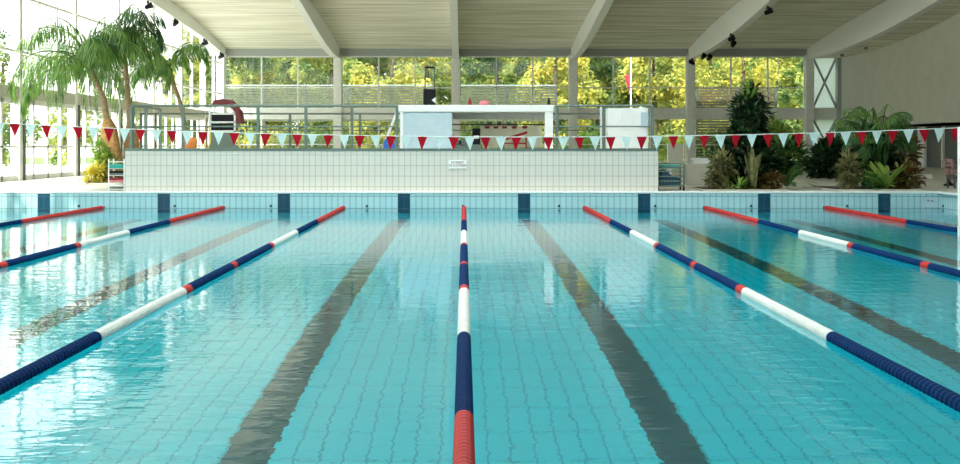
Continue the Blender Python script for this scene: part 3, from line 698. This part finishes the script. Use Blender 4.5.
def ros(name, x, Y, n, L, W, mk, label, el=(.4, 1.3), droop=1.0, seed=0, z0=DECK, lift=.03):
    o = MB(); rosette(o, (0, 0, 0), n, L, W, el, droop, seed); o.v = [(a, b, max(.005, c)) for a, b, c in o.v]
    o = o.build(name, mk); o.location = (PX(x, Y), Y, z0 + lift); return tag(o, label, 'plant')
# left bed under the palms
def bed(x0, x1, Y0, Y1, label):
    o = tag(empty('planting_bed', ((PX(x0, Y0) + PX(x1, Y0)) / 2, (Y0 + Y1) / 2, DECK)), label, 'planter')
    hw, hd_ = (PX(x1, Y0) - PX(x0, Y0)) / 2, (Y1 - Y0) / 2
    MB().box(-hw, hw, -hd_, hd_, 0, .02).build('soil', 'soil', o, bevel=.005)
    k_ = MB(); k_.box(-hw - .05, hw + .05, -hd_ - .05, -hd_, 0, .035); k_.box(-hw - .05, hw + .05, hd_, hd_ + .05, 0, .035); k_.box(-hw - .05, -hw, -hd_, hd_, 0, .035); k_.box(hw, hw + .05, -hd_, hd_, 0, .035)
    k_.build('kerb', 'stone', o); return o
bed(88, 130, 31.6, 33.8, 'planting bed at the foot of the two large palms')
shrub('yellow_shrub', 93, 185, 32.0, [(93, 178, 6, 8, 260), (99, 172, 4, 6, 120)], .2, .07, 'yleaf', 'bright yellow leafed plant at the left foot of the palms', seed=3)
shrub('green_shrub', 106, 185, 32.3, [(103, 163, 7, 12, 400), (112, 172, 7, 10, 260), (100, 150, 5, 7, 100)], .2, .08, 'lime', 'fresh green shrub between the yellow plant and the kickboard rack', seed=4)
shrub('croton_shrub', 118, 185, 32.0, [(114, 178, 7, 7, 220)], .18, .07, 'croton', 'dark reddish low plant just left of the kickboard rack', seed=5)
# tall dark shrub, right of the platform
bed(704, 786, 27.1, 29.2, 'planting bed under the tall dark shrub')
shrub('tall_dark_shrub', 748, 190, 28.2, [(748, 125, 15, 17, 420), (756, 112, 12, 11, 200), (746, 150, 22, 24, 900), (752, 175, 22, 14, 600), (743, 105, 8, 8, 90), (765, 165, 14, 18, 300), (728, 165, 14, 18, 300), (754, 95, 5, 10, 70)], .24, .10, 'dark',
      'tall dark leafy shrub with a light tip right of the tiled platform', 'plant', seed=6)
ros('sprouting_top', 749, 28.1, 16, .5, .07, 'lime', 'lime green sprouting top above the tall dark shrub', (.8, 1.5), .8, 5, z0=PZ(100, 28.1), lift=0)
MBt = MB().tube([(0, 0, 0), (.02, 0, 1.0), (0, 0, PZ(100, 28.1) - DECK)], [.03, .02, .012], 6).build('thin_trunk', 'treebark'); MBt.location = (PX(749, 28.1), 28.1, DECK + .02); tag(MBt, 'thin bare stem inside the tall dark shrub carrying the lime top', 'plant')
shrub('olive_shrub', 722, 190, 27.7, [(722, 168, 11, 16, 380), (716, 180, 9, 9, 220)], .17, .06, 'oliveleaf', 'olive and reddish shrub at the left foot of the tall dark shrub', seed=8)
shrub('croton_shrub', 772, 190, 27.8, [(770, 182, 10, 8, 240), (760, 184, 9, 6, 160)], .17, .07, 'croton', 'reddish brown low plant at the right foot of the tall dark shrub', seed=9)
ros('fern', 739, 27.45, 34, .42, .06, 'lime', 'light green spiky rosette in front of the tall dark shrub', (.4, 1.3), .9, 12)
ros('snake_plant', 754, 27.4, 16, .85, .06, 'oliveleaf', 'upright olive striped leaves in front of the tall dark shrub', (1.25, 1.5), .1, 14)
ros('broad_leaf_plant', 786, 28.6, 14, .8, .14, 'mid', 'broad green leaves reaching right from the tall dark shrub', (.5, 1.2), 1.1, 17)
# plants behind
shrub('background_shrub', 792, 178, 40, [(790, 160, 12, 17, 420), (780, 168, 10, 10, 200)], .35, .14, 'mid', 'mid green shrub behind and right of the tall dark shrub', seed=19)
shrub('lime_shrub', 776, 172, 45, [(776, 140, 9, 15, 300), (770, 155, 8, 12, 200)], .35, .14, 'lime', 'lime green bush beyond, between the dark shrub and the braced panel', seed=20)
shrub('rubber_plant', 830, 182, 36, [(830, 160, 12, 14, 240), (844, 160, 12, 20, 300), (818, 168, 8, 10, 110), (826, 148, 5, 6, 30)], .38, .19, 'dark', 'dark large leafed rubber plant in front of the braced white panel', seed=21)
#o = ros('white_leaf_plant', 812, 35.3, 12, .75, .14, 'blossom', 'whitish leafed plant left of the rubber plant', (.7, 1.45), .6, 22)
# palm cluster at right
bed(836, 922, 27.1, 29.6, 'planting bed under the right palm cluster')
def clump(name, x, Y, n, H, L, mk, label, seed):
    r = random.Random(seed); o = tag(empty(name, (PX(x, Y), Y, DECK + .02)), label, 'plant')
    st_ = MB()
    for i in range(n):
        a = r.uniform(0, 2 * PI); q = r.uniform(.05, .35); tilt = r.uniform(.1, .45); h = H * r.uniform(.55, 1)
        base = Vector((q * math.cos(a) * .6, q * math.sin(a) * .6, 0)); tp = base + Vector((math.cos(a) * tilt * h * .6, math.sin(a) * tilt * h * .5, h))
        st_.tube([base, base * .5 + tp * .5 + Vector((0, 0, .05)), tp], [.018, .014, .01], 5)
        mk = ('palm', 'palmd')[i % 2]; key = ('clump', L, mk, i % 4)
        if key not in FR: ob = frond(L, (.9, .6, 1.1, .3)[i % 4], (1.6, 1.5, 2.0, 1.3)[i % 4], .34, 40 + i, 13, (0,), .017).build('frond', mk, o); FR[key] = ob.data
        else: ob = bpy.data.objects.new('frond', FR[key]); COL.objects.link(ob); ob.parent = o
        ob.location = tp; ob.rotation_euler = (r.uniform(-.2, .2), r.uniform(-.2, .2), a + r.uniform(-.7, .7)); s = r.uniform(.8, 1.1); ob.scale = (s,) * 3
    st_.build('canes', 'mid', o); return o
clump('areca_palm', 876, 28.6, 52, 1.62, .62, 'palm', 'feathery areca palm, tallest plant in the right cluster', 31)
shrub('dark_filler_shrub', 878, 190, 28.9, [(872, 160, 20, 22, 700), (890, 170, 16, 18, 400), (868, 140, 14, 14, 260)], .22, .09, 'dark', 'dark leafy shrub under the areca palm', seed=33)
ros('nest_fern', 886, 27.6, 30, .62, .13, 'lime', 'light green broad bladed fern low in front of the areca palm', (.5, 1.35), .8, 34)
ros('nest_fern', 872, 27.5, 22, .5, .11, 'mid', 'mid green fern left of the light green fern', (.4, 1.3), .9, 36)
shrub('olive_shrub', 851, 190, 27.7, [(850, 170, 10, 16, 380), (847, 182, 8, 8, 160)], .17, .06, 'oliveleaf', 'olive grey shrub at the left foot of the areca palm', seed=37)
shrub('croton_shrub', 908, 190, 27.9, [(908, 178, 11, 12, 340), (900, 184, 9, 6, 160)], .18, .08, 'croton', 'reddish croton at the right foot of the areca palm', seed=38)
shrub('croton_shrub', 906, 190, 29.2, [(906, 152, 11, 13, 260)], .22, .10, 'croton', 'taller brownish croton behind the right foot of the areca palm', seed=39)

# ------------------------------------------------------------------ outside
st(MB().box(-90, 90, YF + .3, 190, -.2, DECK - .02).build('ground_lawn', 'lawn'))
st(MB().box(-90, XL - .3, -40, YF + .3, -.2, DECK - .02).build('ground_terrace', 'pave'))
st(MB().box(XR + 1.6, 90, -40, YF + .3, -.2, DECK - .02).build('ground_side', 'lawn'))
def tree(X, Y, h, rx, mk, label, seed, n=7500, leaf=.30, low=.06, group='trees beyond the end facade'):
    r = random.Random(seed); o = tag(empty('tree', (X, Y, DECK - .02)), label, 'tree', group)
    MB().tube([(0, 0, 0), (r.uniform(-.2, .2), 0, h * .35), (r.uniform(-.3, .3), 0, h * .75)], [.22, .16, .06], 8).build('trunk', 'treebark', o)
    mb = MB()
    for i in range(n):
        kx_ = i % 26
        rr = random.Random(seed * 100 + kx_); cz = h * (low + (1 - low) * rr.random()); k_ = math.sin(PI * min(1, .15 + .85 * (cz / h))) ** .6
        c = Vector((rr.uniform(-1, 1) * rx * k_ * .75, rr.uniform(-1, 1) * rx * k_ * .75, cz)); s_ = rx * rr.uniform(.22, .42)
        v = Vector((r.gauss(0, 1), r.gauss(0, 1), r.gauss(0, .8))).normalized() * s_ * r.uniform(.4, 1.0)
        p = c + v; p.z = max(.15, p.z)
        mb.leaf(p, Vector((r.uniform(-1, 1), r.uniform(-1, 1), r.uniform(-1, .4))), Vector((r.uniform(-1, 1), r.uniform(-1, .2), 1)), leaf * r.uniform(.7, 1.3), leaf * r.uniform(.5, .8))
    mb.build('crown', mk, o); return o
TR = [(228, 'treed', 9.5), (268, 'treey', 9), (300, 'treed', 9), (330, 'treeg', 10), (368, 'treed', 9), (392, 'treey', 9.5), (425, 'treey', 10), (468, 'treeg', 9), (498, 'treed', 9), (530, 'treeg', 9.5),
      (556, 'treey', 9.5), (598, 'treed', 8.5), (622, 'treey', 8.0), (655, 'treey', 9), (688, 'treeg', 9), (712, 'treey', 9.5), (745, 'treey', 9.5), (778, 'treeg', 10), (806, 'treed', 10)]
NM = {'treed': 'deep green tree', 'treey': 'yellow autumn tree', 'treeg': 'yellow-green tree'}
cols = ['behind the first windows from the left corner', 'in the left part of the first facade bay', 'in the right part of the first facade bay', 'behind the column right of the first bay',
        'in the left part of the second facade bay', 'in the middle of the second bay, left of the loudspeaker handle', 'directly behind the loudspeaker handle', 'right of the column nearest the loudspeaker',
        'above the kiosk roof, behind the pink cap', 'above the right part of the kiosk roof', 'left of the column beyond the kiosk end', 'right of the column beyond the kiosk end',
        'above the white cabinet, behind the flagpole', 'right of the flagpole above the cabinet', 'behind the column left of the slatted fence', 'above the left part of the brown slatted fence',
        'behind the tip of the tall dark shrub', 'right of the tall dark shrub', 'next to the braced white panel']
for i, (x, mk, h) in enumerate(TR):
    Y = 76 + (i * 7 % 5) * 2.6; tree(PX(x, Y), Y, h + .6, 2.7, mk, '%s %s' % (NM[mk], cols[i]), 50 + i)
for i in range(16):
    x = 205 + i * 42; Y = 96 + (i % 3) * 3
    tree(PX(x, Y), Y, 10 + (i * 5 % 4), 5.0, ('treeg', 'treey', 'treed')[i % 3], '%s in the far row, %s' % (NM[('treeg', 'treey', 'treed')[i % 3]], cols[min(18, int(i * 1.2))]), 90 + i, 5500, .6, group='far row of trees beyond the end facade')
for i, (X, Y, h, mk) in enumerate([(-19, 40, 4.5, 'treeg'), (-23, 47, 6, 'treeg'), (-20, 54, 5, 'treed'), (-26, 36, 6, 'treeg'), (-30, 58, 9, 'treeg'), (-24, 66, 7, 'treed'), (-22, 80, 7, 'treed'), (-18.5, 60, 3.5, 'treeg')]):
    tree(X, Y, h, h * .34, mk, ('light green tree outside the left glazing beyond the first glass doors', 'rounded green tree outside the left glazing behind the palms', 'deep green tree outside left glazing beyond the palms',
         'broad green tree outside the left glazing at the picture edge', 'tall green tree far outside the left glazing', 'deep green tree by the corner of the white house', 'deep green tree before the white house', 'low green tree outside the last doors of the left glazing')[i], 130 + i, 1500, .26, group='trees outside the left glazing')
for i in range(13):
    x = 250 + i * 42 + rnd.uniform(-6, 6); Y = 68.5 + rnd.uniform(-.6, .6); mk = ('treey', 'treeg', 'lime')[i % 3]
    o = tag(empty('hedge_shrub', (PX(x, Y), Y, DECK - .02)), '%s garden shrub just outside the end facade, %s' % (('yellow', 'yellow-green', 'lime green')[i % 3], ('below the first bay windows', 'below the first bay windows, right side', 'by the first inner column', 'left of the kiosk', 'left of the kiosk, against its panel', 'behind the pale blue kiosk panel', 'seen under the kiosk roof', 'seen through the kiosk opening at right', 'right of the kiosk post', 'left of the white cabinet', 'right of the white cabinet', 'behind the beige stone block', 'left of the tall dark shrub top')[i]), 'shrub', 'garden shrubs outside the end facade')
    mb = MB(); bushy(mb, (0, 0, .9), (1.2, .7, .9), 520, .3, .16, 200 + i, .3); mb.v = [(a, b, max(.03, c)) for a, b, c in mb.v]; mb.build('foliage', mk, o); stems((0, 0, .8), (.9, .5, .8), 6, i).build('stems', 'treebark', o)
def fence(x0, x1, Y, top, bot, mk, label, cap=False, step=.15):
    X0_, X1_ = PX(x0, Y), PX(x1, Y); o = tag(empty('slat_fence', (X0_, Y, DECK - .02)), label, 'fence'); n = max(1, round((X1_ - X0_) / 2.4)); g0 = DECK - .02
    for i in range(n + 1): X = (X1_ - X0_) * i / n; MB().box(X - .05, X + .05, -.05, .05, 0, top - g0).build('post', 'dgrey', o)
    for i in range(n):
        a, b = (X1_ - X0_) * i / n, (X1_ - X0_) * (i + 1) / n; p = MB(); z = bot - g0
        while z < top - g0: p.box(a + .05, b - .05, -.012, .012, z, z + .115); z += step
        p.build('slat_panel', mk, o)
    if cap: MB().box(0, X1_ - X0_, -.05, .05, top - g0, top - g0 + .07).build('cap_rail', 'grey', o)
fence(697, 776, 68, PZ(88.5, 68), DECK + .2, 'fence', 'brown slatted fence outside, behind the tall dark shrub')
fence(222, 432, 70, PZ(86, 70), 2.6, 'olive', 'olive slatted fence outside the left bays with a white cap rail', True)
fence(455, 556, 70, PZ(86, 70), 2.6, 'olive', 'olive slatted fence outside above the kiosk roof', True)
# flagpole with a red pennant
o = tag(empty('flagpole', (PX(631, 72), 72, DECK - .02)), 'white flagpole with a small red flag outside above the white cabinet', 'flagpole')
MB().tube([(0, 0, 0), (0, 0, 6.2)], .045, 8).build('pole', 'white', o); MB().quad((.05, 0, 4.2), (.05, .3, 5.1), (-.35, .35, 4.9), (-.1, .1, 4.0)).build('flag', 'redcloth', o)
# white house outside the left corner
o = tag(empty('house', (-26, 100, DECK - .02)), 'white rendered house with dark windows outside beyond the left corner', 'house')
MB().box(-9, 6.4, 0, 9, 0, 8.6).build('walls', 'render', o); MB().box(-9.3, 6.7, -.3, 9.3, 8.6, 8.9).build('roof', 'grey', o)
for x in (-6, -2, 2.2, 4.75):
    for z in (1.2, 5.0): wd = MB().box(x, x + 1.25, -.06, 0, z, z + 1.3).build('window', 'dgrey', o); MB().box(x + .6, x + .66, -.09, -.06, z, z + 1.3).build('mullion', 'white', wd)

# ------------------------------------------------------------------ light, sky, camera
w = bpy.data.worlds.new('world'); S.world = w; w.use_nodes = True; nt = w.node_tree; nt.nodes.clear()
out = nt.nodes.new('ShaderNodeOutputWorld'); bg = nt.nodes.new('ShaderNodeBackground')
tc = nt.nodes.new('ShaderNodeTexCoord'); sz = nt.nodes.new('ShaderNodeSeparateXYZ'); rp = nt.nodes.new('ShaderNodeValToRGB')
nt.links.new(tc.outputs['Generated'], sz.inputs[0]); nt.links.new(sz.outputs['Z'], rp.inputs['Fac'])
rp.color_ramp.elements[0].color = (1, 1, .97, 1); rp.color_ramp.elements[1].color = (.72, .86, 1, 1); rp.color_ramp.elements[1].position = .8
nt.links.new(rp.outputs[0], bg.inputs['Color']); bg.inputs['Strength'].default_value = 2.6; nt.links.new(bg.outputs[0], out.inputs[0])
sl = bpy.data.lights.new('sun', 'SUN'); sl.energy = 5.2; sl.angle = .02; sl.color = (1, .93, .78)
so_ = bpy.data.objects.new('sun', sl); COL.objects.link(so_); so_.rotation_euler = Vector((.36, .60, -.62)).to_track_quat('-Z', 'Y').to_euler()
cam = bpy.data.cameras.new('camera'); co = bpy.data.objects.new('camera', cam); COL.objects.link(co)
co.location = (0, 0, CH); co.rotation_euler = (PI / 2, 0, 0)
cam.sensor_fit = 'HORIZONTAL'; cam.sensor_width = 36; cam.lens = 36 * F / 960; cam.shift_x = (480 - CX) / 960; cam.shift_y = (CY - 232) / 960; cam.clip_end = 400
S.camera = co
S.view_settings.view_transform = 'Standard'; S.view_settings.look = 'None'; S.view_settings.gamma = 1; S.view_settings.exposure = 0.47; S.view_settings.use_curve_mapping = False
S.cycles.max_bounces = 12; S.cycles.transparent_max_bounces = 16; S.cycles.transmission_bounces = 8; S.cycles.diffuse_bounces = 5; S.cycles.glossy_bounces = 5
S.cycles.sample_clamp_indirect = 6.0
